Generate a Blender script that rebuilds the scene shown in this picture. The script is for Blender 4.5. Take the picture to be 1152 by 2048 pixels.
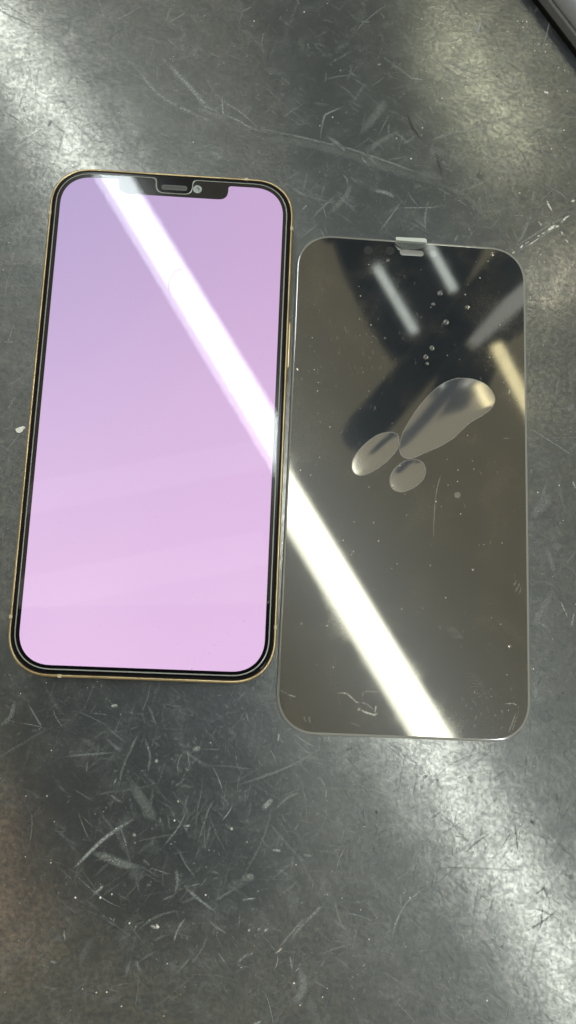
import bpy, bmesh, math, random
import numpy as np
from mathutils import Vector, Matrix, noise as mnoise

for o in list(bpy.data.objects):
    bpy.data.objects.remove(o)
SC = bpy.context.scene
C = SC.collection
MM = 0.001
rnd = random.Random(7)

# ---------------------------------------------------------------- camera
F_PX = 1500.0                       # focal length in photo pixels (photo is 1152 x 2048)
CAM_H, TILT, ROLL, YAW = 232.30, 0.1815, -0.3393, 0.2965
def rz(v, a=-YAW):
    c, s = math.cos(a), math.sin(a)
    return Vector((c*v[0]-s*v[1], s*v[0]+c*v[1], v[2]))
_r0 = Vector((1, 0, 0)); _u0 = Vector((0, math.cos(TILT), math.sin(TILT))); _f0 = Vector((0, math.sin(TILT), -math.cos(TILT)))
IMGX = rz(_r0*math.cos(ROLL) - _u0*math.sin(ROLL))
IMGY = rz(_r0*math.sin(ROLL) + _u0*math.cos(ROLL))
FWD = rz(_f0)
CAM = Vector((0, 0, CAM_H))         # millimetres
cam_data = bpy.data.cameras.new('camera'); cam = bpy.data.objects.new('camera', cam_data); C.objects.link(cam)
M = Matrix.Identity(4)
for i in range(3):
    M[i][0] = IMGX[i]; M[i][1] = IMGY[i]; M[i][2] = -FWD[i]; M[i][3] = CAM[i]*MM
cam.matrix_world = M
cam_data.sensor_fit = 'VERTICAL'; cam_data.sensor_height = 36.0
cam_data.lens = F_PX/2048*36.0
cam_data.clip_start = 0.005; cam_data.clip_end = 50
cam_data.dof.use_dof = True; cam_data.dof.focus_distance = 0.233; cam_data.dof.aperture_fstop = 15.0
SC.camera = cam
SC.render.resolution_x = 576; SC.render.resolution_y = 1024

# ---------------------------------------------------------------- room light
world = bpy.data.worlds.new('World'); SC.world = world; world.use_nodes = True
bg = world.node_tree.nodes['Background']
bg.inputs[0].default_value = (1.0, 0.96, 0.77, 1); bg.inputs[1].default_value = 0.74
TUBE_POWER = 26.0
MAT_GLOSS = 0.14
SC.view_settings.view_transform = 'Standard'; SC.view_settings.look = 'None'
SC.view_settings.exposure = 0.0; SC.view_settings.gamma = 1.0
SC.cycles.transparent_max_bounces = 48; SC.cycles.max_bounces = 5; SC.cycles.glossy_bounces = 3; SC.cycles.diffuse_bounces = 2
SC.cycles.use_denoising = True; SC.cycles.adaptive_threshold = 0.02
SC.cycles.sample_clamp_indirect = 8.0

# ---------------------------------------------------------------- geometry helpers (all in millimetres)
def ray(px, py):
    return (IMGX*((px-576)/F_PX) + IMGY*((1024-py)/F_PX) + FWD).normalized()
def on_plane(px, py, p0=Vector((0, 0, 0)), n=Vector((0, 0, 1))):
    d = ray(px, py)
    return CAM + d*((p0-CAM).dot(n)/d.dot(n))
def tab(px, py, z=0.0):
    p = on_plane(px, py, Vector((0, 0, z))); return Vector((p.x, p.y, z))
def mirror(px, py, H, p0, n=Vector((0, 0, 1))):
    """the point at height H that a mirror through p0 shows at this place"""
    p = on_plane(px, py, p0, n); d = ray(px, py); d = d - n*(2*d.dot(n))
    return p + d*((H-p.z)/d.z)

def mesh(name, verts, faces, mat=None, parent=None, smooth=False, attrs=None):
    me = bpy.data.meshes.new(name)
    me.from_pydata([Vector(v)*MM for v in verts], [], faces); me.update()
    if attrs:
        for k, vals in attrs.items():
            a = me.attributes.new(k, 'FLOAT', 'POINT'); a.data.foreach_set('value', vals)
    if smooth:
        me.polygons.foreach_set('use_smooth', [True]*len(me.polygons))
    if mat: me.materials.append(mat)
    o = bpy.data.objects.new(name, me); C.objects.link(o)
    if parent: o.parent = parent
    return o
def empty(name, loc=(0, 0, 0), rot=(0, 0, 0)):
    o = bpy.data.objects.new(name, None); C.objects.link(o); o.location = Vector(loc)*MM; o.rotation_euler = rot
    o.empty_display_size = 0.01
    return o
def tag(o, label=None, cat=None, group=None, kind=None):
    if label: o['label'] = label
    if cat: o['category'] = cat
    if group: o['group'] = group
    if kind: o['kind'] = kind
    return o
def rrect(w, l, r, n=12, e=2.25, cx=0, cy=0):
    """rounded rectangle outline with soft corners, counter-clockwise"""
    pts = []
    for q, (sx, sy) in enumerate(((1, 1), (-1, 1), (-1, -1), (1, -1))):
        for k in range(n+1):
            t = math.pi/2*k/n
            c, s = math.cos(t)**(2/e), math.sin(t)**(2/e)
            if q % 2: c, s = s, c
            pts.append((cx+sx*(w/2-r+r*c), cy+sy*(l/2-r+r*s)))
    return pts
def stack(loops, cap_top=True, cap_bottom=True):
    """loops: list of (outline, z); quads between them"""
    V, Fc = [], []
    n = len(loops[0][0])
    for pts, z in loops:
        V += [(x, y, z) for x, y in pts]
    for k in range(len(loops)-1):
        for i in range(n):
            j = (i+1) % n
            Fc.append((k*n+i, k*n+j, (k+1)*n+j, (k+1)*n+i))
    if cap_bottom: Fc.append(tuple(range(n-1, -1, -1)))
    if cap_top: Fc.append(tuple(range((len(loops)-1)*n, len(loops)*n)))
    return V, Fc
def fill(outlines, z):
    """flat face bounded by the first outline with the others as holes"""
    bm = bmesh.new(); edges = []
    for pts in outlines:
        vs = [bm.verts.new((x, y, z)) for x, y in pts]
        for i in range(len(vs)): edges.append(bm.edges.new((vs[i], vs[(i+1) % len(vs)])))
    bmesh.ops.triangle_fill(bm, use_beauty=True, use_dissolve=False, edges=edges, normal=(0, 0, 1))
    bm.verts.index_update()
    V = [tuple(v.co) for v in bm.verts]; Fc = []
    for f in bm.faces:
        idx = [v.index for v in f.verts]
        if f.normal.z < 0 or f.calc_area() == 0: idx = idx[::-1]
        Fc.append(tuple(idx))
    bm.free(); return V, Fc
def join(*parts):
    V, Fc = [], []
    for v, f in parts:
        o = len(V); V += list(v); Fc += [tuple(i+o for i in q) for q in f]
    return V, Fc
def fillet(poly, radii, n=6):
    """round the corners of a polygon"""
    out = []; N = len(poly)
    for i in range(N):
        p = Vector(poly[i]); a = Vector(poly[i-1]); b = Vector(poly[(i+1) % N]); r = radii[i]
        if r <= 0: out.append(tuple(p)); continue
        u = (a-p).normalized(); v = (b-p).normalized()
        ang = u.angle(v); d = r/math.tan(ang/2)
        p1 = p+u*d; p2 = p+v*d
        for k in range(n+1):
            t = k/n
            q = p1*(1-t)**2 + p*(2*t*(1-t)) + p2*t*t
            out.append((q.x, q.y))
    return out
def circle(cx, cy, r, n=20):
    return [(cx+r*math.cos(2*math.pi*k/n), cy+r*math.sin(2*math.pi*k/n)) for k in range(n)]
def catmull(pts, per=6):
    out = []
    P = [pts[0]]+list(pts)+[pts[-1]]
    for i in range(1, len(P)-2):
        a, b, c, d = (Vector(P[j]) for j in (i-1, i, i+1, i+2))
        for k in range(per):
            t = k/per
            out.append(0.5*((2*b)+(c-a)*t+(2*a-5*b+4*c-d)*t*t+(3*b-a-3*c+d)*t**3))
    out.append(Vector(P[-2]))
    return out

# ---------------------------------------------------------------- materials
class NT:
    def __init__(s, name):
        s.m = bpy.data.materials.new(name); s.m.use_nodes = True
        s.t = s.m.node_tree; s.t.nodes.clear()
        s.out = s.n('ShaderNodeOutputMaterial')
    def n(s, typ, **kw):
        nd = s.t.nodes.new(typ)
        for k, v in kw.items():
            if hasattr(nd, k): setattr(nd, k, v)
        return nd
    def l(s, a, b): s.t.links.new(a, b)
    def val(s, sock, v):
        if isinstance(v, bpy.types.NodeSocket): s.l(v, sock)
        else: sock.default_value = v
    def math(s, op, a, b=0.0, clamp=False):
        nd = s.n('ShaderNodeMath', operation=op); nd.use_clamp = clamp
        s.val(nd.inputs[0], a); s.val(nd.inputs[1], b); return nd.outputs[0]
    def coords(s, rot=0.0, scale=(1, 1, 1)):
        tc = s.n('ShaderNodeTexCoord'); mp = s.n('ShaderNodeMapping')
        s.l(tc.outputs['Object'], mp.inputs[0])
        mp.inputs['Rotation'].default_value = (0, 0, rot)
        mp.inputs['Scale'].default_value = scale
        return mp.outputs[0]
    def stretched(s, rot, k):
        """object coordinates turned by rot and drawn out k times along the new x"""
        tc = s.n('ShaderNodeTexCoord'); mp = s.n('ShaderNodeMapping'); mp.vector_type = 'TEXTURE'
        s.l(tc.outputs['Object'], mp.inputs[0])
        mp.inputs['Rotation'].default_value = (0, 0, rot); mp.inputs['Scale'].default_value = (k, 1, 1)
        return mp.outputs[0]
    def noise(s, vec, scale, detail=4, rough=0.6, dist=0.0):
        nd = s.n('ShaderNodeTexNoise'); s.l(vec, nd.inputs['Vector'])
        nd.inputs['Scale'].default_value = scale; nd.inputs['Detail'].default_value = detail
        nd.inputs['Roughness'].default_value = rough; nd.inputs['Distortion'].default_value = dist
        return nd.outputs[0]
    def ramp(s, fac, a, b, lo=0.0, hi=1.0):
        nd = s.n('ShaderNodeMapRange'); nd.interpolation_type = 'SMOOTHSTEP'
        s.l(fac, nd.inputs[0]); nd.inputs[1].default_value = a; nd.inputs[2].default_value = b
        nd.inputs[3].default_value = lo; nd.inputs[4].default_value = hi
        return nd.outputs[0]
    def mix(s, fac, a, b):
        nd = s.n('ShaderNodeMix', data_type='RGBA')
        s.val(nd.inputs[0], fac); s.val(nd.inputs[6], a); s.val(nd.inputs[7], b); return nd.outputs[2]
    def bsdf(s, **kw):
        nd = s.n('ShaderNodeBsdfPrincipled')
        for k, v in kw.items(): s.val(nd.inputs[k.replace('_', ' ')], v)
        return nd
    def bump(s, h, strength, dist):
        nd = s.n('ShaderNodeBump'); nd.inputs['Strength'].default_value = strength
        nd.inputs['Distance'].default_value = dist; s.l(h, nd.inputs['Height']); return nd.outputs[0]
    def done(s, sh): s.l(sh, s.out.inputs[0]); return s.m
def simple(name, col, rough=0.5, metal=0.0, **kw):
    t = NT(name); b = t.bsdf(Base_Color=(*col, 1), Roughness=rough, Metallic=metal, **kw); return t.done(b.outputs[0])
def emitter(name, col, power):
    t = NT(name); e = t.n('ShaderNodeEmission'); e.inputs[0].default_value = (*col, 1); e.inputs[1].default_value = power
    return t.done(e.outputs[0])

def mat_table():
    t = NT('black_worn_mat')
    base = t.coords()
    big = t.noise(base, 11, 4, 0.55, 0.4)
    mott = t.noise(base, 75, 10, 0.82, 0.3)
    fine = t.noise(base, 700, 4, 0.75)
    streak = None
    for rot, sc, st in ((0.62, 430, 9.0), (-0.55, 380, 8.0), (1.35, 470, 10.0), (2.45, 330, 7.0)):
        s = t.ramp(t.noise(t.stretched(rot, st), sc, 2, 0.6, 0.25), 0.635, 0.74)
        streak = s if streak is None else t.math('MAXIMUM', streak, s)
    cluster = t.ramp(mott, 0.44, 0.64)
    scuff = t.math('MULTIPLY', streak, t.math('ADD', t.math('MULTIPLY', cluster, 0.6), 0.10))
    smear = t.math('MULTIPLY', t.ramp(mott, 0.45, 0.78), 0.34)
    smear = t.math('MULTIPLY', smear, t.ramp(fine, 0.3, 0.7, 0.5, 1.25))
    smear = t.math('MULTIPLY', smear, t.ramp(big, 0.34, 0.62, 0.45, 1.1))
    amount = t.math('ADD', t.math('MULTIPLY', scuff, 0.8), smear, clamp=True)
    amount = t.math('ADD', amount, t.ramp(big, 0.38, 0.7, 0.0, 0.06), clamp=True)
    speck = t.ramp(t.noise(base, 1250, 3, 0.7), 0.585, 0.70)
    amount = t.math('ADD', amount, t.math('MULTIPLY', speck, t.ramp(mott, 0.4, 0.62, 0.10, 0.42)), clamp=True)
    col = t.mix(amount, (0.0060, 0.0072, 0.0090, 1), (0.110, 0.122, 0.128, 1))
    grain = t.noise(base, 520, 3, 0.6, 0.4)
    h = t.math('SUBTRACT', grain, t.math('MULTIPLY', streak, 0.2))
    h = t.math('ADD', h, t.math('MULTIPLY', mott, 0.5))
    b = t.bsdf(Base_Color=col, Roughness=t.math('ADD', 0.37, t.math('MULTIPLY', amount, 0.2)))
    b.inputs['Specular IOR Level'].default_value = 0.66
    b.inputs['Specular Tint'].default_value = (0.86, 0.96, 1.0, 1)
    t.l(t.bump(h, 0.5, 0.00016), b.inputs['Normal'])
    # polished film on the high spots, tinted to warm the core of the lamp glow
    fr = t.n('ShaderNodeFresnel'); fr.inputs[0].default_value = 1.74
    worn = t.ramp(t.noise(base, 130, 8, 0.75, 0.3), 0.36, 0.62, 0.72, 1.12)
    wt = t.math('MULTIPLY', fr.outputs[0], worn)
    wt = t.math('MULTIPLY', wt, t.ramp(fine, 0.35, 0.65, 0.5, 1.25))
    wt = t.math('MULTIPLY', wt, t.math('SUBTRACT', 1.0, t.math('MULTIPLY', streak, 0.45)))
    gl = t.n('ShaderNodeBsdfGlossy'); gl.inputs['Color'].default_value = (1.0, 0.965, 0.82, 1)
    t.val(gl.inputs['Roughness'], t.ramp(mott, 0.38, 0.7, MAT_GLOSS, MAT_GLOSS+0.08))
    t.l(t.bump(h, 0.10, 0.00016), gl.inputs['Normal'])
    mx = t.n('ShaderNodeMixShader'); t.l(wt, mx.inputs[0]); t.l(b.outputs[0], mx.inputs[1]); t.l(gl.outputs[0], mx.inputs[2])
    return t.done(mx.outputs[0])

def mat_ribbon(name, col, rough=0.55, spec=0.3):
    """worn marks: the point attribute 'a' says how much of the ground they cover"""
    t = NT(name)
    at = t.n('ShaderNodeAttribute'); at.attribute_name = 'a'
    f = t.noise(t.coords(), 1500, 3, 0.7)
    fac = t.math('MULTIPLY', at.outputs['Fac'], t.ramp(f, 0.32, 0.62, 0.35, 1.25), clamp=True)
    b = t.bsdf(Base_Color=(*col, 1), Roughness=rough); b.inputs['Specular IOR Level'].default_value = spec
    tr = t.n('ShaderNodeBsdfTransparent'); mx = t.n('ShaderNodeMixShader')
    t.l(fac, mx.inputs[0]); t.l(tr.outputs[0], mx.inputs[1]); t.l(b.outputs[0], mx.inputs[2])
    return t.done(mx.outputs[0])

def mat_gold():
    t = NT('gold_steel')
    n = t.noise(t.coords(), 60, 3, 0.6)
    col = t.mix(t.ramp(n, 0.3, 0.7), (0.27, 0.205, 0.11, 1), (0.44, 0.35, 0.205, 1))
    b = t.bsdf(Base_Color=col, Metallic=1.0, Roughness=0.30)
    return t.done(b.outputs[0])

def mat_display():
    t = NT('lilac_display')
    v = t.coords()
    sep = t.n('ShaderNodeSeparateXYZ'); t.l(v, sep.inputs[0])
    y = t.ramp(sep.outputs[1], -0.085, 0.085)
    x = t.ramp(sep.outputs[0], -0.045, 0.045)
    n = t.noise(v, 16, 3, 0.5)
    top = t.mix(x, (0.54, 0.43, 0.72, 1), (0.66, 0.445, 0.73, 1))
    bot = t.mix(x, (0.92, 0.625, 0.94, 1), (0.92, 0.62, 0.94, 1))
    col = t.mix(y, bot, top)
    col = t.mix(t.ramp(n, 0.3, 0.7, 0.0, 0.10), col, (0.56, 0.36, 0.68, 1))
    b = t.bsdf(Base_Color=(0.01, 0.01, 0.012, 1), Roughness=0.3, Emission_Color=col, Emission_Strength=0.905)
    b.inputs['Specular IOR Level'].default_value = 0.0
    t.m.cycles.emission_sampling = 'NONE'
    return t.done(b.outputs[0])

def mat_clear(name, ior=1.5, rough=0.0, tint=(1, 1, 1), haze=0.0):
    """thin clear glass: what lies under it shows, the surface mirrors the room"""
    t = NT(name)
    fr = t.n('ShaderNodeFresnel'); fr.inputs[0].default_value = ior
    tr = t.n('ShaderNodeBsdfTransparent'); tr.inputs[0].default_value = (*tint, 1)
    gl = t.n('ShaderNodeBsdfGlossy'); gl.inputs['Roughness'].default_value = rough
    mx = t.n('ShaderNodeMixShader'); t.l(fr.outputs[0], mx.inputs[0]); t.l(tr.outputs[0], mx.inputs[1]); t.l(gl.outputs[0], mx.inputs[2])
    sh = mx.outputs[0]
    if haze:
        df = t.n('ShaderNodeBsdfDiffuse'); df.inputs[0].default_value = (0.75, 0.8, 0.75, 1)
        m2 = t.n('ShaderNodeMixShader'); m2.inputs[0].default_value = haze
        t.l(sh, m2.inputs[1]); t.l(df.outputs[0], m2.inputs[2]); sh = m2.outputs[0]
    return t.done(sh)

def mat_privacy(name, coat_ior=1.88, base=(0.0025, 0.0042, 0.0075), rough=0.25, spec=0.24, coat_rough=0.038):
    t = NT(name)
    v = t.coords()
    sm = t.noise(v, 55, 5, 0.65, 0.5)
    fine = t.noise(v, 1600, 3, 0.7)
    st = t.ramp(t.noise(t.stretched(1.35, 8.0), 420, 3, 0.6, 0.2), 0.60, 0.80)
    amount = t.math('ADD', t.math('MULTIPLY', t.ramp(sm, 0.42, 0.75), 0.30), t.math('MULTIPLY', st, 0.14))
    amount = t.math('MULTIPLY', amount, t.ramp(fine, 0.3, 0.65, 0.6, 1.1), clamp=True)
    col = t.mix(amount, (*base, 1), (0.065, 0.056, 0.041, 1))
    b = t.bsdf(Base_Color=col, Roughness=t.ramp(fine, 0.3, 0.7, rough-0.02, rough+0.03))
    b.inputs['Specular IOR Level'].default_value = spec; b.inputs['Specular Tint'].default_value = (0.82, 0.94, 1.0, 1)
    fr = t.n('ShaderNodeFresnel'); fr.inputs[0].default_value = coat_ior
    gl = t.n('ShaderNodeBsdfGlossy'); gl.inputs['Color'].default_value = (1.0, 0.90, 0.69, 1)   # warm tinted coating
    t.val(gl.inputs['Roughness'], t.math('ADD', coat_rough, t.math('MULTIPLY', amount, 0.10)))
    mx = t.n('ShaderNodeMixShader'); t.l(fr.outputs[0], mx.inputs[0]); t.l(b.outputs[0], mx.inputs[1]); t.l(gl.outputs[0], mx.inputs[2])
    return t.done(mx.outputs[0])

M_TABLE = mat_table()
M_MARK = mat_ribbon('pale_scuff', (0.27, 0.295, 0.29))
M_CHIP = mat_ribbon('white_chipped_scratch', (0.70, 0.70, 0.64))
M_DARK = mat_ribbon('dark_gouge', (0.012, 0.013, 0.012), 0.7, 0.1)
M_GLASSMARK = mat_ribbon('glass_scratch_and_highlight', (0.42, 0.42, 0.38), 0.4)
M_GOLD = mat_gold()
M_ANT = simple('antenna_plastic', (0.40, 0.34, 0.22), 0.5)
M_BLACKGLASS = simple('black_glass', (0.004, 0.004, 0.005), 0.12, Specular_IOR_Level=0.12)
M_DISPLAY = mat_display()
M_CLEAR = mat_clear('clear_glass', 1.45, 0.0)
M_EDGE = mat_clear('ground_glass_edge', 1.7, 0.18, (0.9, 1.0, 0.93), 0.30)
M_GRILLE = simple('grey_mesh', (0.045, 0.045, 0.043), 0.5, 0.3)
M_PRIV = mat_privacy('privacy_glass')
M_BUB = mat_privacy('air_bubble_glass', 2.6, (0.030, 0.033, 0.042), 0.45, 0.30, 0.08)
M_RIM = simple('bevelled_glass_edge', (0.15, 0.155, 0.145), 0.14, Coat_Weight=1.0, Coat_IOR=1.8, Coat_Roughness=0.05)
M_WHITE = simple('white_enamel', (0.75, 0.75, 0.72), 0.4)
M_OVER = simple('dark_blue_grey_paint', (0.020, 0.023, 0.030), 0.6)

# ---------------------------------------------------------------- table
tw, tl = 520, 700
V, Fc = stack([(rrect(2*tw, 2*tl, 8, 4), -30), (rrect(2*tw, 2*tl, 8, 4), 0)])
table = tag(mesh('table_top', V, Fc, M_TABLE), 'scratched dark grey work surface under the phone and the glass', None, None, 'structure')

class Ribbons:
    def __init__(s): s.V, s.F, s.a = [], [], []
    def add(s, pts, w, alpha, taper=0.25, z=0.03):
        """pts: points on the surface; w: width in mm"""
        n = len(pts)
        if n < 2: return
        for i, p in enumerate(pts):
            d = (pts[min(i+1, n-1)]-pts[max(i-1, 0)]); d = Vector((d.x, d.y, 0))
            if d.length < 1e-6: d = Vector((1, 0, 0))
            d.normalize(); nrm = Vector((-d.y, d.x, 0))
            t = i/(n-1); k = min(1.0, min(t, 1-t)/taper) if taper > 0 else 1.0
            wk = w*(0.35+0.65*k)/2
            o = len(s.V)
            for q, aa in ((-1, 0.0), (-0.35, 1.0), (0.35, 1.0), (1, 0.0)):
                s.V.append((p.x+nrm.x*wk*q, p.y+nrm.y*wk*q, z)); s.a.append(alpha*aa*(0.15+0.85*k))
            if i:
                for c in range(3): s.F.append((o-4+c, o-3+c, o+1+c, o+c))
    def build(s, name, mat, parent): return mesh(name, s.V, s.F, mat, parent, attrs={'a': s.a})

marks, chips, gouges = Ribbons(), Ribbons(), Ribbons()
def pl(pxs, per=5): return catmull([tab(x, y) for x, y in pxs], per)
PXMM = 0.162
# the marks one can pick out in the photograph: (pixels along the mark, width px, cover)
for pts, w, a in [
    ([(270, 128), (290, 160), (325, 195), (375, 222), (420, 242)], 11, .42), ([(322, 113), (352, 145), (385, 180), (415, 215), (440, 228)], 13, .50),
    ([(440, 228), (470, 238), (500, 255), (525, 263)], 6, .45), ([(385, 215), (420, 225), (455, 240)], 15, .32), ([(270, 175), (310, 205), (360, 232)], 7, .25),
    ([(428, 185), (455, 208), (485, 228), (522, 262)], 5, .40), ([(325, 55), (345, 10)], 4, .3), ([(332, 48), (372, 25)], 5, .38), ([(230, 45), (285, 10)], 5, .35),
    ([(500, 262), (570, 268), (640, 284), (700, 298), (760, 318), (820, 340), (880, 362)], 7, .35), ([(500, 275), (600, 285), (700, 310), (800, 345), (890, 372)], 24, .14),
    ([(480, 262), (520, 258), (590, 272)], 4, .3), ([(640, 280), (648, 235), (660, 225), (690, 212)], 5, .42), ([(655, 272), (680, 292), (692, 305)], 12, .35),
    ([(720, 320), (750, 290), (800, 262)], 14, .22), ([(735, 378), (770, 385), (790, 395)], 11, .38), ([(860, 280), (910, 265), (965, 257)], 4, .4),
    ([(800, 416), (880, 415)], 3, .45), ([(720, 270), (755, 225), (770, 200)], 22, .20), ([(890, 372), (935, 395), (975, 440)], 14, .16),
    ([(1085, 100), (1100, 40)], 4, .4), ([(952, 68), (958, 55), (962, 42)], 7, .75), ([(940, 75), (948, 66)], 6, .6), ([(905, 85), (925, 72)], 4, .4),
    ([(817, 156), (835, 158), (850, 161)], 4, .55), ([(902, 201), (924, 206)], 3, .55), ([(965, 143), (1005, 128)], 3, .45), ([(880, 35), (903, 0)], 3, .4),
    ([(1030, 490), (1045, 470), (1058, 440), (1064, 430)], 9, .32), ([(1064, 410), (1068, 380)], 7, .22),
    ([(1025, 498), (1060, 475), (1100, 450), (1152, 425)], 4, .45), ([(1030, 508), (1075, 478), (1120, 452)], 3, .5),
    ([(148, 1736), (172, 1712), (205, 1680), (240, 1655), (268, 1638)], 8, .62), ([(185, 1706), (215, 1715), (245, 1728), (285, 1735)], 17, .36), ([(240, 1650), (256, 1703)], 4, .42),
    ([(290, 1475), (300, 1510), (296, 1545)], 5, .30), ([(260, 1560), (290, 1610), (310, 1640)], 22, .24), ([(365, 1770), (400, 1800), (432, 1825)], 6, .42),
    ([(353, 1738), (355, 1765), (350, 1785)], 6, .4), ([(395, 1690), (415, 1625), (428, 1600)], 3, .4), ([(325, 1695), (360, 1650), (372, 1620)], 4, .4),
    ([(525, 1618), (535, 1608), (546, 1597)], 12, .55), ([(550, 1620), (575, 1595), (600, 1585)], 6, .36), ([(385, 1500), (402, 1495)], 10, .5), ([(375, 1498), (380, 1540)], 3, .4),
    ([(482, 1758), (510, 1752)], 15, .42), ([(470, 1778), (430, 1800)], 5, .3), ([(580, 1882), (600, 1855), (630, 1825), (656, 1798)], 7, .42), ([(668, 1792), (676, 1830), (690, 1865)], 4, .36),
    ([(598, 1935), (606, 1960), (603, 1985), (580, 2008)], 18, .36), ([(475, 1925), (498, 1905)], 6, .4), ([(0, 1450), (20, 1435), (30, 1400)], 9, .28), ([(55, 1405), (75, 1440), (85, 1455)], 4, .3),
    ([(222, 1412), (236, 1411)], 7, .85), ([(185, 1790), (200, 1778), (206, 1770)], 6, .7), ([(484, 1800), (512, 1796)], 4, .7), ([(128, 1860), (130, 1882)], 4, .5),
    ([(1062, 1035), (1085, 1010), (1100, 990)], 24, .28), ([(1078, 1015), (1095, 960)], 9, .25), ([(1062, 1255), (1085, 1220), (1105, 1180)], 16, .26), ([(1070, 1240), (1100, 1260)], 4, .4),
    ([(1085, 1090), (1100, 1115), (1110, 1150)], 12, .24), ([(1110, 1100), (1118, 1085)], 20, .2), ([(1120, 1200), (1135, 1235)], 4, .6), ([(1050, 850), (1152, 915)], 3, .38), ([(1145, 962), (1152, 978)], 4, .8),
    ([(620, 440), (650, 410), (670, 392)], 6, .3), ([(655, 430), (690, 395), (700, 370)], 14, .24), ([(760, 462), (780, 435), (805, 400)], 4, .36), ([(590, 485), (640, 445)], 3, .3),
    ([(20, 300), (65, 270), (90, 255)], 3, .25), ([(10, 905), (30, 880), (42, 862)], 4, .3), ([(15, 820), (24, 805), (33, 792)], 4, .4), ([(980, 460), (1000, 430), (1010, 400)], 5, .22), ([(1020, 430), (1050, 432)], 4, .4),
]:
    marks.add(pl(pts), w*PXMM*1.05, a*1.2)
for pts, w, a in [
    ([(1024, 507), (1030, 503)], 5, .8), ([(1040, 497), (1046, 490)], 6, .9), ([(1050, 488), (1058, 483)], 4, .7), ([(1058, 490), (1070, 482)], 4, .7), ([(1066, 485), (1078, 476)], 4, .7),
    ([(1074, 473), (1080, 471)], 5, .8), ([(1082, 469), (1091, 464)], 4, .95), ([(1093, 463), (1103, 456), (1112, 450)], 9, 1.0), ([(1108, 455), (1119, 451)], 7, .9), ([(1122, 446), (1130, 437), (1139, 431)], 6, .85),
    ([(1093, 400), (1098, 412), (1105, 423)], 6, .85), ([(1077, 443), (1084, 452)], 5, .7), ([(1122, 462), (1126, 470)], 8, .6), ([(1130, 478), (1137, 487)], 6, .6), ([(1142, 404), (1150, 400)], 8, .8), ([(1079, 511), (1083, 507)], 3, .9),
    ([(355, 1600), (358, 1606)], 4, .7), ([(300, 1850), (318, 1858)], 7, .4), ([(497, 1858), (500, 1862)], 9, .7), ([(530, 1858), (534, 1862)], 11, .45), ([(516, 1857), (519, 1860)], 8, .35), ([(312, 1848), (318, 1856)], 6, .9),
    ([(548, 1908), (560, 1900), (563, 1895)], 5, .55), ([(310, 1520), (316, 1523)], 11, .45), ([(460, 1655), (466, 1660)], 8, .5), ([(265, 1668), (272, 1672)], 8, .45), ([(1088, 182), (1094, 188)], 7, 1.0),
]:
    chips.add(pl(pts, 4), w*PXMM*.85, a*.85, 0.35, 0.05)
for pts, w, a in [
    ([(930, 1706), (952, 1686), (982, 1664)], 5, .55), ([(905, 1650), (985, 1665)], 2, .0), ([(870, 1745), (905, 1735), (1090, 1744)], 3, .4), ([(960, 1505), (900, 1530), (850, 1580)], 3, .4), ([(985, 1500), (940, 1535)], 3, .4),
    ([(1030, 1645), (1035, 1700)], 5, .5), ([(1040, 1660), (1034, 1700)], 3, .5), ([(1055, 1860), (1090, 1840), (1118, 1818)], 5, .55), ([(1080, 1860), (1086, 1815)], 5, .5), ([(1085, 1770), (1098, 1800)], 7, .4), ([(1070, 1790), (1092, 1772)], 4, .5),
    ([(1060, 1640), (1070, 1650)], 7, .6), ([(935, 1550), (945, 1565)], 12, .4), ([(845, 1555), (855, 1550)], 8, .5), ([(870, 1558), (878, 1562)], 8, .5), ([(750, 1622), (756, 1626)], 9, .6), ([(960, 1670), (975, 1662)], 9, .35),
    ([(1050, 1500), (1052, 1530), (1048, 1560)], 3, .4), ([(1040, 1585), (1050, 1640)], 3, .35), ([(1130, 1750), (1148, 1755)], 9, .5), ([(95, 255), (105, 240)], 8, .5), ([(10, 140), (45, 125), (88, 118)], 3, .5), ([(20, 262), (60, 235)], 3, .35),
    ([(815, 228), (825, 255), (842, 280)], 9, .5), ([(870, 300), (880, 335), (885, 350)], 10, .35), ([(955, 345), (965, 360)], 20, .35), ([(1010, 270), (1040, 300), (1052, 322)], 4, .35), ([(115, 200), (135, 208)], 6, .4), ([(880, 1670), (930, 1640)], 3, .4),
    ([(1000, 1590), (960, 1630)], 3, .4), ([(1015, 1720), (990, 1750)], 3, .35), ([(985, 1560), (1010, 1540)], 4, .4), ([(1125, 1680), (1100, 1715)], 3, .35), ([(70, 160), (72, 205)], 3, .35), ([(150, 150), (118, 185)], 3, .3),
]:
    gouges.add(pl(pts), w*PXMM*.9, a*.75)
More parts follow.
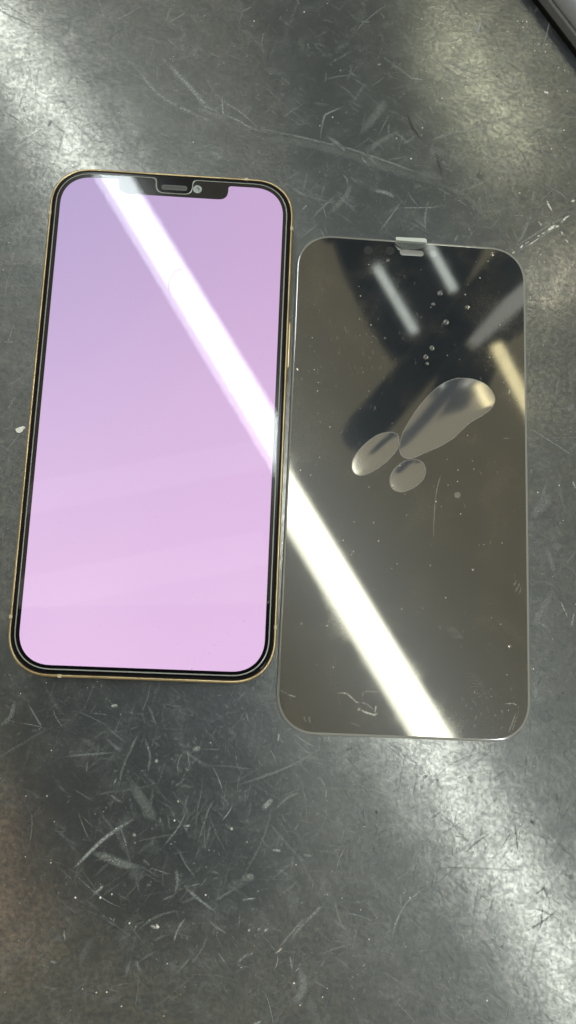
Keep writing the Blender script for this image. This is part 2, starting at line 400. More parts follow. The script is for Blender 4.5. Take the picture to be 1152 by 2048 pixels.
# the countless fine ones, in clusters
def rand_mark(R, cx, cy, ang, L, w, a, curve):
    n = 4+int(L/2.5); pts = []; p = Vector((cx, cy, 0)); th = ang
    for i in range(n):
        pts.append(p.copy()); p = p+Vector((math.cos(th), math.sin(th), 0))*(L/(n-1)); th += curve/(n-1)+rnd.gauss(0, 0.05)
    R.add(pts, w, a)
lo = tab(-60, 2120); hi = tab(1230, -60)
def area_density(px, py):
    d = 0.35
    for cx, cy, rx, ry, k in ((480, 1620, 330, 260, 1.0), (600, 200, 380, 230, .8), (1110, 1120, 90, 330, .9), (30, 860, 60, 260, .8), (760, 1850, 280, 200, .6), (780, 420, 220, 90, .6), (1040, 330, 150, 220, .5)):
        d += k*math.exp(-((px-cx)/rx)**2-((py-cy)/ry)**2)
    if px < 180 and py > 1480: d *= 0.35
    return d
count = 0
while count < 640:
    px, py = rnd.uniform(-40, 1190), rnd.uniform(-40, 2090)
    if rnd.random() > area_density(px, py): continue
    count += 1
    c = tab(px, py); main = rnd.uniform(0, math.pi); k = rnd.randint(2, 13); spread = rnd.uniform(1.5, 9)
    for j in range(k):
        L = min(30, rnd.lognormvariate(1.0, 0.9)); a = min(.6, rnd.lognormvariate(-2.15, 0.65))
        rand_mark(marks, c.x+rnd.gauss(0, spread), c.y+rnd.gauss(0, spread), main+rnd.gauss(0, 0.7 if j else 0), L,
                  rnd.choice((.18, .20, .24, .30, .45, .9)), a*1.4, rnd.gauss(0, .4))
for i in range(6500):                              # nicks
    px, py = rnd.uniform(-40, 1190), rnd.uniform(-40, 2090)
    if rnd.random() > area_density(px, py): continue
    c = tab(px, py); rand_mark(marks, c.x, c.y, rnd.uniform(0, 6.3), rnd.choice((.25, .35, .5, .8, 1.5)), rnd.uniform(.18, .42), min(.9, rnd.lognormvariate(-1.8, .8)), 0)
for i in range(240):                               # hazy rubbed patches
    px, py = rnd.uniform(-40, 1190), rnd.uniform(-40, 2090)
    if rnd.random() > area_density(px, py): continue
    c = tab(px, py); rand_mark(marks, c.x, c.y, rnd.uniform(0, 6.3), rnd.uniform(3, 12), rnd.uniform(1.5, 5), rnd.uniform(.06, .17), rnd.gauss(0, .9))
for i in range(260):
    px, py = rnd.gauss(980, 150), rnd.gauss(1680, 170)
    c = tab(px, py); rand_mark(gouges, c.x, c.y, rnd.choice((.65, .65, 1.55, 2.4))+rnd.gauss(0, .25), rnd.lognormvariate(.9, .6), rnd.uniform(.16, .4), rnd.uniform(.12, .5), rnd.gauss(0, .2))
for i in range(110):
    px, py = rnd.gauss(90, 110), rnd.gauss(180, 150)
    c = tab(px, py); rand_mark(gouges, c.x, c.y, rnd.uniform(0, 3.1), rnd.lognormvariate(.8, .6), rnd.uniform(.16, .35), rnd.uniform(.1, .4), rnd.gauss(0, .2))
tag(marks.build('pale_scuffs', M_MARK, table), kind='stuff')
tag(gouges.build('dark_scratches', M_DARK, table), kind='stuff')
tag(chips.build('white_scratches', M_CHIP, table), kind='stuff')

# dust: grains of white grit lying about
M_DUST = simple('white_grit', (0.78, 0.78, 0.74), 0.6)
dV, dF = [], []
def grain(p, r):
    o = len(dV)
    for d in ((1, 0, .5), (0, 1, .5), (-1, 0, .5), (0, -1, .5), (.2, .1, 1.3), (0, 0, 0)):
        k = r*rnd.uniform(.7, 1.2); dV.append((p.x+d[0]*k, p.y+d[1]*k, max(0.0, d[2]*k)+p.z))
    for a, b in ((0, 1), (1, 2), (2, 3), (3, 0)): dF.extend(((o+a, o+b, o+4), (o+b, o+a, o+5)))
for px, py, r in [(201, 1795, 2.6), (151, 1795, 2.2), (224, 1788, 2.4), (259, 1846, 2.2), (316, 1853, 3.2), (349, 1641, 2.2), (232, 1657, 1.8), (94, 1592, 1.5), (52, 1592, 1.2), (1094, 186, 4), (1046, 55, 2), (932, 27, 1.6),
                  (939, 32, 1.6), (951, 47, 1.8), (1035, 43, 1.8), (1045, 43, 2), (1053, 44, 2), (1117, 136, 2.2), (1090, 104, 2), (1069, 102, 2), (884, 197, 1.8), (1128, 261, 2), (1078, 43+46, 1.8), (1129, 141, 2), (665, 235, 2), (508, 43, 2.4),
                  (1103, 298, 1.8), (1130, 295, 1.8), (822, 318, 2.6), (1075, 985, 2.2), (1118, 971, 2), (700, 480, 2), (600, 2010, 1.8), (645, 1994, 1.8), (588, 1966, 2.2), (165, 1978, 1.6), (193, 1985, 1.5), (243, 2012, 1.6), (820, 1795, 1.6)]:
    grain(tab(px, py), r*PXMM*.8)
for i in range(420):
    px, py = rnd.uniform(-20, 1170), rnd.uniform(-20, 2070)
    if i < 130: px, py = rnd.gauss(1040, 120), rnd.gauss(170, 170)
    grain(tab(px, py), min(.30, rnd.lognormvariate(-2.3, .45)))
tag(mesh('dust', dV, dF, M_DUST), 'scattered white dust grains lying on the dark work surface', 'dust', None, 'stuff')

# a flake of white paint beside the phone
out = [tab(x, y) for x, y in ((31, 858), (36, 856), (41, 854), (47, 852.5), (51, 854), (51, 857), (47, 858.5), (46, 862), (44, 864), (41, 866), (36, 866), (33, 863))]
fl = [(p.x, p.y) for p in out]
V, Fc = stack([(fl, 0), ([(x*1.0, y) for x, y in fl], 0.22)])
V = [(x, y, z + (0.12*mnoise.noise(Vector((x, y, 0))*1.3) if z > 0 else 0)) for x, y, z in V]
tag(mesh('paint_flake', V, Fc, simple('white_paint', (0.62, 0.63, 0.58), 0.6)), 'small white paint flake on the dark surface left of the phone', 'paint flake')

# ---------------------------------------------------------------- the phone
pc = rz((-47.593, 56.929, 0))
PAX, PAY = 0.011, -0.0133                          # the camera bump on its back props it up at the top right
pc.z = 80.4*math.sin(PAX)+39.05*math.sin(-PAY)
phone = empty('smartphone', pc, (PAX, PAY, 0))
PMX = Matrix.Translation(pc) @ phone.rotation_euler.to_matrix().to_4x4()
PMI = PMX.inverted(); PN = (PMX.to_3x3() @ Vector((0, 0, 1))).normalized()
tag(phone, 'gold framed smartphone lying face up with its lilac screen lit', 'smartphone')
W, Lh, RAD = 78.1, 160.8, 13.2
def inset(d, w=W, l=Lh, r=RAD, n=14): return rrect(w-2*d, l-2*d, max(r-d, .3), n)
V, Fc = stack([(inset(.55), 0.0), (inset(.12), .22), (inset(0), .7), (inset(0), 6.55), (inset(.06), 6.95), (inset(.22), 7.22), (inset(.42), 7.33), (inset(.68), 7.35), (inset(.86), 7.2), (inset(.88), 6.9)], cap_top=True)
frame = mesh('frame', V, Fc, M_GOLD, phone, True)
V, Fc = stack([(inset(.93), 6.9), (inset(.93), 7.2), (inset(1.08), 7.40), (inset(1.42), 7.50)])
mesh('front_glass', V, Fc, M_BLACKGLASS, phone)
# display with its notch
hw, hl, DI = W/2-3.45, Lh/2-3.45, 9.8
def display_outline():
    base = rrect(2*hw, 2*hl, DI, 12)
    n1 = 13
    right = base[:n1]; left = base[n1:2*n1]; rest = base[2*n1:]
    nw, nd = 17.6, 4.9
    notch = fillet([(nw+6, hl), (nw, hl), (nw, hl-nd), (-nw, hl-nd), (-nw, hl), (-nw-6, hl)], [0, 1.0, 3.2, 3.2, 1.0, 0], 6)
    return right+notch[1:-1]+left+rest
V, Fc = fill([display_outline()], 7.512)
mesh('display', V, Fc, M_DISPLAY, phone)
def to_phone(px, py, z=7.5):
    p = PMI @ on_plane(px, py, PMX @ Vector((0, 0, z)), PN); return (p.x, p.y)
# earpiece, camera, sensor
sx, sy = to_phone(349, 375.5)
slit = rrect(7.9, 1.25, .6, 5, 2, sx, sy)
V, Fc = fill([slit], 7.515); ear = mesh('earpiece', V, Fc, M_GRILLE, phone)
V, Fc = [], []
ring = rrect(8.25, 1.6, .78, 5, 2, sx, sy)
n = len(ring); V = [(x, y, 7.525) for x, y in ring]+[(x, y, 7.525) for x, y in slit]; Fc = [(i, (i+1) % n, n+(i+1) % n, n+i) for i in range(n)]
mesh('slot_rim', V, Fc, simple('slot_rim_grey', (.08, .08, .075), .35), ear)
for k in range(9):
    x0 = sx-3.3+k*.82
    mesh('mesh_bar', [(x0, sy-.42, 7.518), (x0+.2, sy-.42, 7.518), (x0+.2, sy+.42, 7.518), (x0, sy+.42, 7.518), (x0+.05, sy-.4, 7.56), (x0+.15, sy-.4, 7.56), (x0+.15, sy+.4, 7.56), (x0+.05, sy+.4, 7.56)],
         [(4, 5, 6, 7), (0, 1, 5, 4), (1, 2, 6, 5), (2, 3, 7, 6), (3, 0, 4, 7)], simple('bar_grey', (.045, .045, .042), .5) if k == 0 else bpy.data.materials['bar_grey'], ear)
cx_, cy_ = to_phone(395, 378.5)
V, Fc = stack([(circle(cx_, cy_, 1.40, 28), 7.505), (circle(cx_, cy_, 1.36, 28), 7.53)], True, False)
camp = mesh('front_camera', V, Fc, simple('camera_ring', (.36, .43, .38), .35), phone)
V, Fc = stack([(circle(cx_, cy_, .72, 24), 7.53), (circle(cx_, cy_, .55, 24), 7.58), (circle(cx_, cy_, .25, 24), 7.60)], True, False)
mesh('lens', V, Fc, simple('lens_glass', (.16, .15, .20), .08, Coat_Weight=1.0), camp, True)
qx, qy = to_phone(434, 383)
V, Fc = fill([circle(qx, qy, 1.2, 24)], 7.511); mesh('sensor_window', V, Fc, simple('sensor_black', (.002, .002, .002), .12, Specular_IOR_Level=.12), phone)
# antenna bands: small plastic inserts in the rim
def band(x, y, vertical):
    hx, hy = (0.46, 0.55) if vertical else (0.55, 0.46)
    V, Fc = stack([([(x-hx, y-hy), (x+hx, y-hy), (x+hx, y+hy), (x-hx, y+hy)], 0.8), ([(x-hx, y-hy), (x+hx, y-hy), (x+hx, y+hy), (x-hx, y+hy)], 7.28), ([(x-hx*.7, y-hy), (x+hx*.7, y-hy), (x+hx*.7, y+hy), (x-hx*.7, y+hy)], 7.37)])
    mesh('antenna_band', V, Fc, M_ANT, phone)
E_ = W/2-.45
for py_, side in ((424, -1), (1236, -1), (456, 1), (1256, 1)):
    band(side*E_, to_phone(97 if side < 0 else 585, py_)[1], True)
band(to_phone(493, 357)[0], Lh/2-.45, False); band(to_phone(118, 1355)[0], -Lh/2+.45, False)
# side button and left switch
def button(name, x, y0, y1, side):
    ym, ln = (y0+y1)/2, abs(y1-y0)
    prof = rrect(2.6, ln, 1.25, 6, 2)                # lies in the y-z plane
    V = []; n = len(prof)
    for dx, k in ((-.6, 1.0), (.42, 1.0), (.52, .90)):
        V += [(x+side*dx, ym+q*(1 if k == 1 else (ln-.25)/ln), 3.9+p*k) for p, q in prof]
    Fc = [(a*n+i, a*n+(i+1) % n, (a+1)*n+(i+1) % n, (a+1)*n+i) for a in range(2) for i in range(n)]+[tuple(range(2*n, 3*n))]
    mesh(name, V, Fc, M_GOLD, phone)
button('side_button', W/2, to_phone(584, 634)[1], to_phone(580, 734)[1], 1)
button('volume_button', -W/2, to_phone(60, 842)[1], to_phone(56, 905)[1], -1)
# the clear protector stuck on it
pw, plen, prd = W-2*2.05, Lh-2*2.15, 11.3
def protector_outline(d=0.0):
    base = rrect(pw-2*d, plen-2*d, prd-d, 12)
    n1 = 13; right = base[:n1]; left = base[n1:2*n1]; rest = base[2*n1:]
    ccx = to_phone(349, 375)[0]; top = plen/2-d; bot = Lh/2-7.25-d
    cw = 5.75+d
    cut = fillet([(ccx+cw+6, top), (ccx+cw, top), (ccx+cw-.25, bot), (ccx-cw+.25, bot), (ccx-cw, top), (ccx-cw-6, top)], [0, 1.5, 2.6, 2.6, 1.5, 0], 7)
    return right+cut[1:-1]+left+rest
o0, o1, o2 = protector_outline(0), protector_outline(.14), protector_outline(.34)
V, Fc = fill([o2], 7.90)
prot = mesh('screen_protector', V, Fc, M_CLEAR, phone)
n = len(o0)
V, Fc = stack([(o0, 7.53), (o0, 7.74), (o1, 7.86), (o2, 7.899)], False, False)
mesh('protector_edge', V, Fc, M_EDGE, prot, False)
sm = Ribbons()
for x, y in ((455, 1268), (437, 1284), (430, 1290), (418, 1306), (384, 1338), (487, 1242), (520, 1215), (536, 1205)):
    sm.add([Vector((*to_phone(x+k*4, y-k*3), 0)) for k in (-1, 0, 1)], 2.6*PXMM, .45, .3, 7.908)
for i in range(60):
    x, y = rnd.uniform(110, 560), rnd.uniform(420, 1330); a = rnd.uniform(0, 3)
    sm.add([Vector((*to_phone(x+k*3*math.cos(a), y+k*3*math.sin(a)), 0)) for k in (-1, 0, 1)], 1.8*PXMM, rnd.uniform(.1, .35), .3, 7.908)
tag(sm.build('smudges', M_GLASSMARK, prot), kind='stuff')
# a hair lying on it
hp = catmull([Vector((*to_phone(x, y, 7.9), 0)) for x, y in ((337, 580), (338, 565), (345, 550), (354, 541), (362, 539), (367, 539))], 6)
hV, hF = [], []
for i, p in enumerate(hp):
    d = hp[min(i+1, len(hp)-1)]-hp[max(i-1, 0)]; d.normalize(); nn = Vector((-d.y, d.x, 0))
    for k in range(5):
        a = 2*math.pi*k/5; q = p+nn*(.055*math.cos(a)); hV.append(tuple(PMX @ Vector((q.x, q.y, 7.965+.055*math.sin(a)))))
    if i: hF += [((i-1)*5+k, (i-1)*5+(k+1) % 5, i*5+(k+1) % 5, i*5+k) for k in range(5)]
tag(mesh('hair', hV, hF, simple('grey_hair', (.30, .29, .29), .5), None, True), 'short curved grey hair on the bright reflection across the lilac screen', 'hair')

# ---------------------------------------------------------------- the loose privacy glass
gc = rz((32.329, 66.609, 0)); GW, GL, GR = 77.6, 162.0, 12.7
GT = -0.0046; LIFT = 0.6                           # its right edge rides up a little on the backing film
glass = empty('glass_protector', (gc.x, gc.y, 0))
glass.rotation_euler = (0.0, GT, 0.2896-YAW)
glass.location.z = (LIFT+GW/2*math.sin(-GT))*MM
tag(glass, 'loose dark tinted glass screen protector with air bubbles, right of the phone', 'screen protector')
GM = Matrix.Translation(Vector((gc.x, gc.y, LIFT+GW/2*math.sin(-GT)))) @ glass.rotation_euler.to_matrix().to_4x4()
GMI = GM.inverted(); GN = (GM.to_3x3() @ Vector((0, 0, 1))).normalized(); TOPZ = 0.50
GP = GM @ Vector((0, 0, TOPZ))
def to_glass(px, py):
    p = GMI @ on_plane(px, py, GP, GN); return (p.x, p.y)
def ginset(d, n=14): return rrect(GW-2*d, GL-2*d, max(GR-d, .3), n)
slx, sly = to_glass(823.5, 506)
slot = rrect(7.6, 1.45, .7, 5, 2, slx, sly)
top = fill([ginset(.75), slot], TOPZ)
mesh('pane', *top, M_PRIV, glass)
edge = stack([(ginset(.1), 0), (ginset(0), .06), (ginset(0), .24), (ginset(.12), .39), (ginset(.38), .468), (ginset(.75), TOPZ)], False, True)
mesh('bevelled_edge', *edge, M_RIM, glass, True)
V, Fc = stack([(ginset(2.6), -LIFT+.03), (ginset(2.6), -.002)]); mesh('backing_film', V, Fc, simple('black_film', (.006, .006, .007), .5), glass)
sl2 = rrect(8.1, 1.95, .95, 5, 2, slx, sly); n = len(slot)
V = [(x, y, TOPZ+.004) for x, y in sl2]+[(x, y, TOPZ+.05) for x, y in rrect(7.8, 1.65, .8, 5, 2, slx, sly)]+[(x, y, TOPZ+.004) for x, y in slot]+[(x, y, .05) for x, y in slot]
Fc = [(a*n+i, a*n+(i+1) % n, (a+1)*n+(i+1) % n, (a+1)*n+i) for a in range(3) for i in range(n)]
sr = mesh('speaker_slot', V, Fc, M_EDGE, glass)
V, Fc = fill([slot], .22); mesh('slot_floor', V, Fc, simple('slot_grey', (.19, .19, .175), .5), sr)
# printed sensor dots and a clear camera hole
for px_, py_, r_, m_ in ((737, 500.5, 1.45, 'd'), (780, 501.5, 1.5, 'd'), (866, 508, 1.25, 'l')):
    x, y = to_glass(px_, py_)
    mt = simple('printed_dot', (.002, .002, .003), .3, Coat_Weight=.55, Coat_Roughness=.02) if m_ == 'd' else mat_privacy('camera_hole_glass', 2.0, (.03, .034, .05))
    V, Fc = fill([circle(x, y, r_, 28)], TOPZ+.006); mesh('sensor_dot' if m_ == 'd' else 'camera_hole', V, Fc, mt, glass)
# pull tab at the top edge with its clear flap
M_TAB = mat_clear('milky_plastic', 1.6, .12, (.92, .94, .9), .5)
t0 = [to_glass(x, y) for x, y in ((791.5, 474.5), (850, 477.2), (853, 480), (853.5, 485.5), (792, 480.5))]
t0 = fillet(t0, [.25, .3, .35, .1, .1], 4)[::-1]
V, Fc = stack([(t0, .38), (t0, .70)])
tabo = mesh('pull_tab', V, Fc, M_TAB, glass)
t1 = fillet([to_glass(x, y) for x, y in ((791, 482), (854, 486.5), (850, 494), (835, 499), (806, 500), (799, 503), (790, 492))], [.2, .3, 1.0, 1.2, 1, .6, 1.2], 5)[::-1]
V, Fc = fill([t1], TOPZ+.07)
V = [(x, y, z+.10*math.sin(x*.9+.5)*math.sin(y*1.4)) for x, y, z in V]
mesh('clear_flap', V, Fc, mat_clear('clear_film', 1.7, .10, (.9, .93, .97), .09), tabo)
# air bubbles: lens shaped blisters
def bubble(outline_px, height, parent=glass, rings=9, power=2.0, name='air_bubble', mat=None):
    pts = [Vector((*to_glass(x, y), 0)) for x, y in outline_px]
    P = catmull(pts+[pts[0]], 4)[:-1]
    if sum(P[i].x*P[(i+1) % len(P)].y-P[(i+1) % len(P)].x*P[i].y for i in range(len(P))) < 0: P = P[::-1]
    c = sum(P, Vector((0, 0, 0)))/len(P); loops = []; n = len(P); V = []
    for k in range(rings):
        t = k/rings
        f = 1-t
        z = TOPZ+.012+height*(1-f**power)
        V += [(c.x+(p.x-c.x)*f, c.y+(p.y-c.y)*f, z) for p in P]
    V.append((c.x, c.y, TOPZ+.012+height))
    Fc = [(k*n+i, k*n+(i+1) % n, (k+1)*n+(i+1) % n, (k+1)*n+i) for k in range(rings-1) for i in range(n)]
    Fc += [((rings-1)*n+i, (rings-1)*n+(i+1) % n, rings*n) for i in range(n)]
    ob = mesh(name, V, Fc, mat or M_BUB, parent, True)
    if rings > 6:
        R = Ribbons(); R.add([p for p in P]+[P[0], P[1]], .42, .30, 0, TOPZ+.03); R.build('bubble_rim_highlight', M_GLASSMARK, ob)  # pale ribbon painting the highlight along the bubble edge
    return ob
Z3 = lambda L: [(640+x/2.618, 720+y/2.618) for x, y in L]
bubble(Z3([(720, 95), (800, 100), (870, 130), (908, 180), (915, 215), (895, 255), (850, 290), (790, 325), (740, 370), (690, 415), (620, 455), (540, 490), (480, 515), (440, 510), (418, 480), (420, 430), (440, 370), (480, 300), (530, 230), (590, 165), (650, 120)]), .28)['label'] = 'long bean shaped air bubble'
bubble(Z3([(375, 378), (405, 390), (413, 420), (405, 465), (370, 510), (320, 555), (260, 590), (215, 605), (180, 590), (168, 555), (180, 510), (220, 455), (280, 405), (330, 383)]), .20)['label'] = 'middle sized oval air bubble'
bubble(Z3([(500, 520), (535, 535), (552, 570), (545, 615), (510, 655), (465, 680), (425, 690), (385, 678), (366, 640), (375, 595), (405, 555), (450, 528)]), .16)['label'] = 'small round air bubble'
for x, y, r in ((915, 990, 6.2), (1018, 785, 3.8), (880, 586, 5.4), (866, 608, 3.3), (930, 589, 2.3), (934.5, 614.5, 4.3), (892, 644.5, 5.6), (864, 696, 4.8), (851.5, 714, 4.7), (854.5, 727, 3), (776, 520, 3.6), (983.5, 509, 3.8), (1020, 1292, 3.0), (595.5, 738, 2.4), (947, 1139, 2.2), (770, 676, 2.0)):
    bubble(circle(x, y, r, 10), .012+.004*r, rings=5)
# scratches and finger marks on it
gs = Ribbons()
def gl(pxs, per=4): return catmull([Vector((*to_glass(x, y), 0)) for x, y in pxs], per)
for pts, w, a in [([(673, 1386), (690, 1386.5), (698, 1391), (706, 1398), (713, 1404), (720, 1406)], 4.5, .6), ([(722, 1404.5), (733, 1408), (740, 1413), (746, 1419)], 3.5, .45), ([(719, 1419), (730, 1424), (741, 1428), (749, 1429.5), (757, 1426.5)], 5.5, .75),
                  ([(753, 1410), (751, 1418), (749.5, 1426)], 5, .6), ([(724, 1402), (727, 1385), (740, 1383), (758, 1384)], 3, .22), ([(716, 1416), (720, 1421)], 9, .5), ([(1009, 1408), (1020, 1407), (1028, 1407.5), (1034, 1411)], 3.5, .42),
                  ([(1017, 1465), (1024, 1448), (1032, 1425)], 3, .35), ([(1024, 1462), (1035, 1430)], 3, .22), ([(1005, 1420), (1003, 1424)], 5, .3), ([(884, 945), (877, 965), (872, 990), (868.5, 1030), (867, 1078)], 2.6, .32), ([(576, 1389), (592, 1394)], 3.4, .4), ([(560, 1380), (575, 1388)], 2, .3),
                  ([(1027, 1172), (1034, 1160)], 4, .25), ([(1030, 1185), (1040, 1165)], 4, .25), ([(1037, 1190), (1043, 1172)], 3, .2), ([(1005, 876), (1020, 877)], 3, .35), ([(612, 1445), (608, 1432)], 4, .2), ([(620, 1447), (618, 1432)], 5, .2), ([(700, 1445), (720, 1452)], 3, .15)]:
    gs.add(gl(pts), w*PXMM, a, .2, TOPZ+.012)
for k in range(9):                                  # finger ridges
    gs.add(gl([(925+k*2, 1350+k*7), (940+k*3, 1347+k*6.5), (955+k*2.5, 1352+k*6), (966+k*2, 1362+k*5.5)]), 2.2*PXMM, .08, .3, TOPZ+.012)
for k in range(6): gs.add(gl([(890+k*3, 1258+k*4), (903+k*3, 1254+k*4), (915+k*3, 1258+k*4)]), 2.2*PXMM, .10, .3, TOPZ+.012)
for i in range(240):
    px_, py_ = rnd.uniform(600, 1040), rnd.uniform(540, 1460)
    if i < 80: px_, py_ = rnd.gauss(700, 70), rnd.gauss(720, 60)
    elif i < 130: px_, py_ = rnd.gauss(960, 50), rnd.gauss(1420, 30)
    if not 585 < px_ < 1040: continue
    a_ = 1.45+rnd.gauss(0, .35); L_ = rnd.uniform(3, 13)
    gs.add(gl([(px_, py_), (px_+L_*math.cos(a_)*.5, py_+L_*math.sin(a_)*.5+rnd.gauss(0, .6)), (px_+L_*math.cos(a_), py_+L_*math.sin(a_))], 2), rnd.uniform(1.6, 3)*PXMM, rnd.uniform(.05, .2), .3, TOPZ+.012)
tag(gs.build('glass_scratches', M_GLASSMARK, glass), kind='stuff')
dV, dF = [], []
for i in range(70):
    x, y = to_glass(rnd.uniform(600, 1040), rnd.uniform(520, 1440)); grain(Vector((x, y, TOPZ)), rnd.uniform(.06, .15))
for px_, py_ in ((721, 592), (719, 638), (742, 650), (915, 963), (916, 940), (921, 1028), (872, 1003), (757, 1082), (935, 871), (635, 782), (1000, 650), (960, 556)):
    x, y = to_glass(px_, py_); grain(Vector((x, y, TOPZ)), .2)
tag(mesh('glass_dust', dV, dF, M_DUST, glass), kind='stuff')

# ---------------------------------------------------------------- corner of a grey case at the upper right
k0, k1 = tab(1061, 0), tab(1152, 119)
dirv = (k1-k0).normalized(); nrm = Vector((-dirv.y, dirv.x, 0))
if nrm.dot(IMGX) < 0: nrm = -nrm
case = empty('grey_case', (k0.x, k0.y, 0)); tag(case, 'rounded edge of a satin grey case at the top right corner', 'case')
def sweep(name, prof, mat, a0=-150, a1=190, smooth=True):
    V, Fc = [], []; n = len(prof)
    for a in (a0, a1):
        for d, z in prof: p = dirv*a+nrm*d; V.append((p.x, p.y, z))
    Fc = [(i, (i+1) % n, n+(i+1) % n, n+i) for i in range(n)]+[tuple(range(n))[::-1], tuple(range(n, 2*n))]
    o = mesh(name, V, Fc, mat, case, False)
    for p in o.data.polygons: p.use_smooth = smooth and len(p.vertices) == 4
    return o
def mat_case():
    t = NT('satin_grey_shell'); f = t.noise(t.coords(), 1500, 3, .7)
    b = t.bsdf(Base_Color=(.13, .135, .145, 1), Roughness=t.ramp(f, .3, .7, .32, .48), Metallic=.35)
    t.l(t.bump(f, .5, .00012), b.inputs['Normal']); return t.done(b.outputs[0])
sweep('foot', [(.4, 0), (80, 0), (80, 1.8), (.4, 1.8)], simple('black_rubber', (.004, .004, .004), .9, Specular_IOR_Level=.1), smooth=False)
sweep('lower_shell', [(0.9, 1.81), (80, 1.81), (80, 5.6), (1.3, 5.6), (.9, 5.0)], simple('charcoal_plastic', (.10, .105, .115), .5), smooth=False)
arc = [(1.5+15*(1-math.cos(a)), 5.61+6*math.sin(a)) for a in [math.pi/2*k/14 for k in range(15)]]
sweep('upper_shell', arc+[(80, 11.6), (80, 5.61)], mat_case())

# ---------------------------------------------------------------- lamps and dark forms above the bench, some of them added (seen only as reflections)
PH = Vector((0, 0, 7.9)); TB = Vector((0, 0, 0)); UP = Vector((0, 0, 1))
def batten(name, a, b, width, col, power, label, group=None, cat='ceiling light', tube=0):
    """a linear lamp: white housing with a rounded glowing diffuser below"""
    d = Vector((b.x-a.x, b.y-a.y, 0)); L = d.length; d.normalize(); s = Vector((-d.y, d.x, 0)); c = (a+b)/2
    e = empty(name, (c.x, c.y, a.z)); tag(e, label, cat, group)
    def prism(nm, prof, mat, l):
        V = []; n = len(prof)
        for q in (-l/2, l/2):
            for u, z in prof: p = d*q+s*u; V.append((p.x, p.y, z))
        mesh(nm, V, [(i, (i+1) % n, n+(i+1) % n, n+i) for i in range(n)]+[tuple(range(n)), tuple(range(n, 2*n))[::-1]], mat, e)
    w = width/2
    prism('diffuser', [(w*math.cos(t), -w*.6*math.sin(t)) for t in [math.pi*k/10 for k in range(11)]], emitter(name+'_glow', col, power), L)
    if tube:                                         # the bare tube in front of its white reflector
        prism('tube', [(w*.72*math.cos(t), -w*.62-w*.4*math.sin(t)) for t in [math.pi*k/10 for k in range(11)]], emitter(name+'_tube_glow', col, tube), L)
    prism('housing', [(-w*1.02, .5), (w*1.02, .5), (w*.9, w*.7), (-w*.9, w*.7)], M_WHITE, L+10)
    return e
HT = 1500.0
PH = PMX @ Vector((0, 0, 7.9))
a_, b_ = mirror(242, 378, HT, PH, PN), mirror(547, 880, HT, PH, PN)
ext = (b_-a_)
wid = 73/F_PX*((a_+b_)/2-CAM).length*1.10
batten('fluorescent_light', a_-ext*1.05, a_+ext*3.6, wid*1.06, (.92, 1.0, 1.02), TUBE_POWER*.42, 'long fluorescent light above the bench, the bright diagonal reflection across both screens', 'lights above the bench', tube=TUBE_POWER*.98)
a_, b_ = mirror(880, 70, HT, TB), mirror(1052, 322, HT, TB)
batten('fluorescent_light', a_-(b_-a_)*1.2, b_, wid*.42, (.96, 1.0, .80), TUBE_POWER*1.15, 'second fluorescent light above the bench, the soft streak at upper right', 'lights above the bench')
def gmir(x, y, H): return mirror(x, y, H, GP, GN)
def strip(x0, y0, x1, y1, wpx, H, col, power, label):
    a, b = gmir(x0, y0, H), gmir(x1, y1, H); a.z = b.z = H
    w = wpx/F_PX*((a-CAM).length+0.0)
    batten('glow_strip', a, b, w, col, power, label, 'strip lights above the bench')  # for strip lamps and for added glow bars
H2 = 1300.0
strip(752, 532, 830, 664, 20, H2, (.80, .97, 1.15), 5.5, 'pale strip light reflected as the left bar in the top of the loose glass')
strip(858, 488, 908, 580, 20, H2, (.80, .97, 1.15), 5.5, 'pale strip light reflected as the right bar near the speaker slot')
strip(992, 690, 1075, 850, 30, H2, (1.0, .97, .70), 8.0, 'yellowish strip light reflected at the right edge of the loose glass')
strip(1080, 560, 940, 682, 40, H2, (.90, 1.0, 1.12), 1.9, 'glowing bar added for a grey lit panel, reflected beside the boom in the loose glass')  # stands in for a grey lit panel, made to glow
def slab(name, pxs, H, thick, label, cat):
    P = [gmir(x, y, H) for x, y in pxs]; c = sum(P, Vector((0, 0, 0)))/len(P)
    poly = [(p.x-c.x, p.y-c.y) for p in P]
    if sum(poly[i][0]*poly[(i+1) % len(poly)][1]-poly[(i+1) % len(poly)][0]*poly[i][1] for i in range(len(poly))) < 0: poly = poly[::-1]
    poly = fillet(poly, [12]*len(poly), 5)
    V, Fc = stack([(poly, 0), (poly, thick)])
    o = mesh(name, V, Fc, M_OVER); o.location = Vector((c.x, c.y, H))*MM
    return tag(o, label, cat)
slab('overhead_silhouette', [(655, 430), (690, 530), (738, 632), (792, 712), (850, 722), (1000, 440)], 1420, 40, 'dark overhead panel behind the two pale strip lights in the reflection', 'panel')
slab('overhead_form', [(900, 700), (1060, 540), (1105, 620), (1015, 680), (990, 745), (965, 800), (850, 815)], 1420, 40, 'dark overhead shelf reflected above the long air bubble', 'form')  # dark form traced from the reflection beside the arm
def tmir(x, y, H): return mirror(x, y, H, TB)
gmir_keep = gmir; gmir = tmir
slab('overhead_silhouette', [(-20, 1240), (530, 1230), (560, 1500), (580, 1760), (470, 1880), (220, 1880), (40, 1780)], 640, 30, 'dark overhead board added for the person behind the camera, mirrored as the dark patch on the surface below the phone', 'silhouette')  # added dark slab in place of the person behind the camera
slab('overhead_blocker', [(430, -220), (770, -220), (960, 330), (900, 470), (640, 470)], 1420, 40, 'dark overhead canopy added to dim the surface above the loose glass', 'blocker')  # unseen slab added to darken what the surface mirrors here
gmir = lambda x, y, H: mirror(x, y, H, PH, PN)
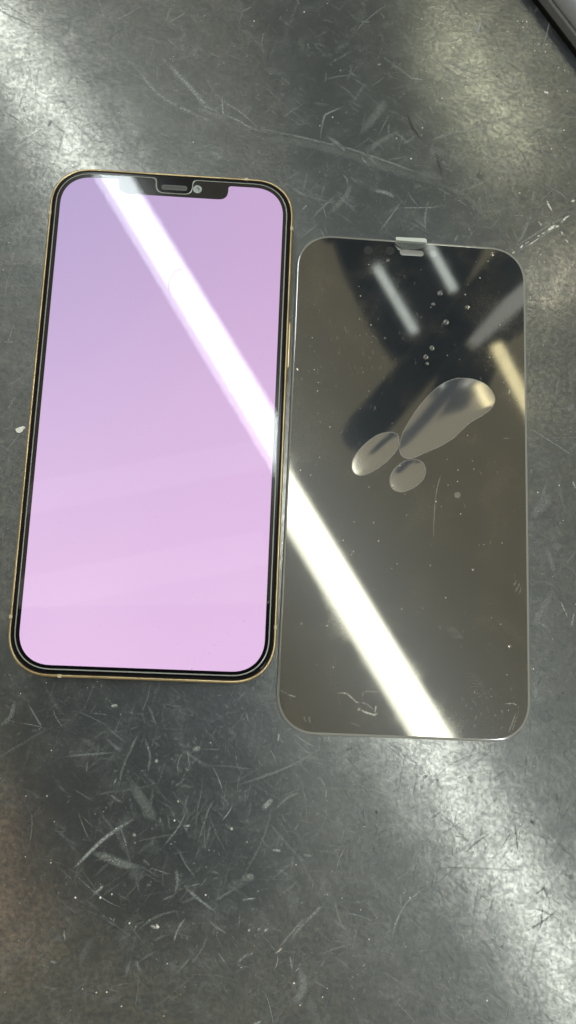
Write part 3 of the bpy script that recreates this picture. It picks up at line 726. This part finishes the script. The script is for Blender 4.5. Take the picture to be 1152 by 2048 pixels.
strip(40, 1000, 540, 905, 75, 1620, (1.0, .96, .92), 1.5, 'faint broad glow bar added to mirror a pale band across the middle of the lilac screen')  # invented glow bar, no lamp: gives the screen a faint band
strip(20, 1195, 530, 1095, 85, 1620, (1.0, .96, .92), 1.5, 'faint broad glow bar added to mirror a pale band across the lower part of the lilac screen')  # second invented bar, for the lower pale band on the screen
gmir = gmir_keep
c_ = mirror(1098, 562, HT, TB)
e_ = empty('round_lamp', c_); tag(e_, 'small round lamp above the bench, the soft glow right of the loose glass', 'lamp')
V, Fc = stack([(circle(0, 0, 44, 28), -8), (circle(0, 0, 46, 28), 0)]); mesh('diffuser', V, Fc, emitter('round_lamp_glow', (1.0, .96, .80), TUBE_POWER*.85), e_)
V, Fc = stack([(circle(0, 0, 52, 28), .5), (circle(0, 0, 40, 28), 40)]); mesh('housing', V, Fc, M_WHITE, e_)
c_ = mirror(-60, 1780, 1300, TB); e_ = empty('warm_lamp', c_); tag(e_, 'dim warm glowing disc added above the bench for the brownish glow at the lower left', 'lamp')  # added emitter for the brownish tint, in place of a warm surface
V, Fc = stack([(circle(0, 0, 150, 32), -30), (circle(0, 0, 170, 32), 0)]); mesh('glow_disc', V, Fc, emitter('warm_lamp_glow', (1.0, .74, .54), 1.9), e_)
V, Fc = stack([(circle(0, 0, 172, 32), .5), (circle(0, 0, 60, 32), 60)]); mesh('housing', V, Fc, M_WHITE, e_)
def boom(x0, y0, x1, y1, wpx, H):
    a, b = gmir(x0, y0, H), gmir(x1, y1, H); d = Vector((b.x-a.x, b.y-a.y, 0)); L = d.length; d.normalize(); s = Vector((-d.y, d.x, 0)); w = wpx/F_PX*((a+b)/2-CAM).length/2
    e = empty('boom_arm', (b.x, b.y, H)); tag(e, 'dark rounded boom arm reflected slanting across the loose glass', 'boom arm')
    V, Fc = [], []; N = 20; prof = []
    for k in range(9): t = math.pi/2*k/8; prof.append((w-w*math.cos(math.pi/2-t) if False else -w*math.cos(t), w*math.sin(t)))
    stations = [(q+w*0, max(r, .5)) for q, r in prof]+[(L*f, w*(1+.04*f)) for f in (.25, .5, .75, 1.0)]
    for q, r in stations:
        for k in range(N):
            t = 2*math.pi*k/N; p = d*(-q)+s*(r*math.cos(t)); V.append((p.x, p.y, .75*r*math.sin(t)))
    m = len(stations)
    Fc = [(a_*N+k, a_*N+(k+1) % N, (a_+1)*N+(k+1) % N, (a_+1)*N+k) for a_ in range(m-1) for k in range(N)]+[tuple(range(N)), tuple(range((m-1)*N, m*N))[::-1]]
    mesh('arm_tube', V, Fc, M_OVER, e, True)
    V, Fc = stack([(rrect(w*1.2, w*1.2, w*.2, 4), w*.6), (rrect(w*1.0, w*1.0, w*.2, 4), w*1.4)])
    mesh('joint', V, Fc, M_OVER, e)
boom(1040, 505, 722, 868, 112, 700)
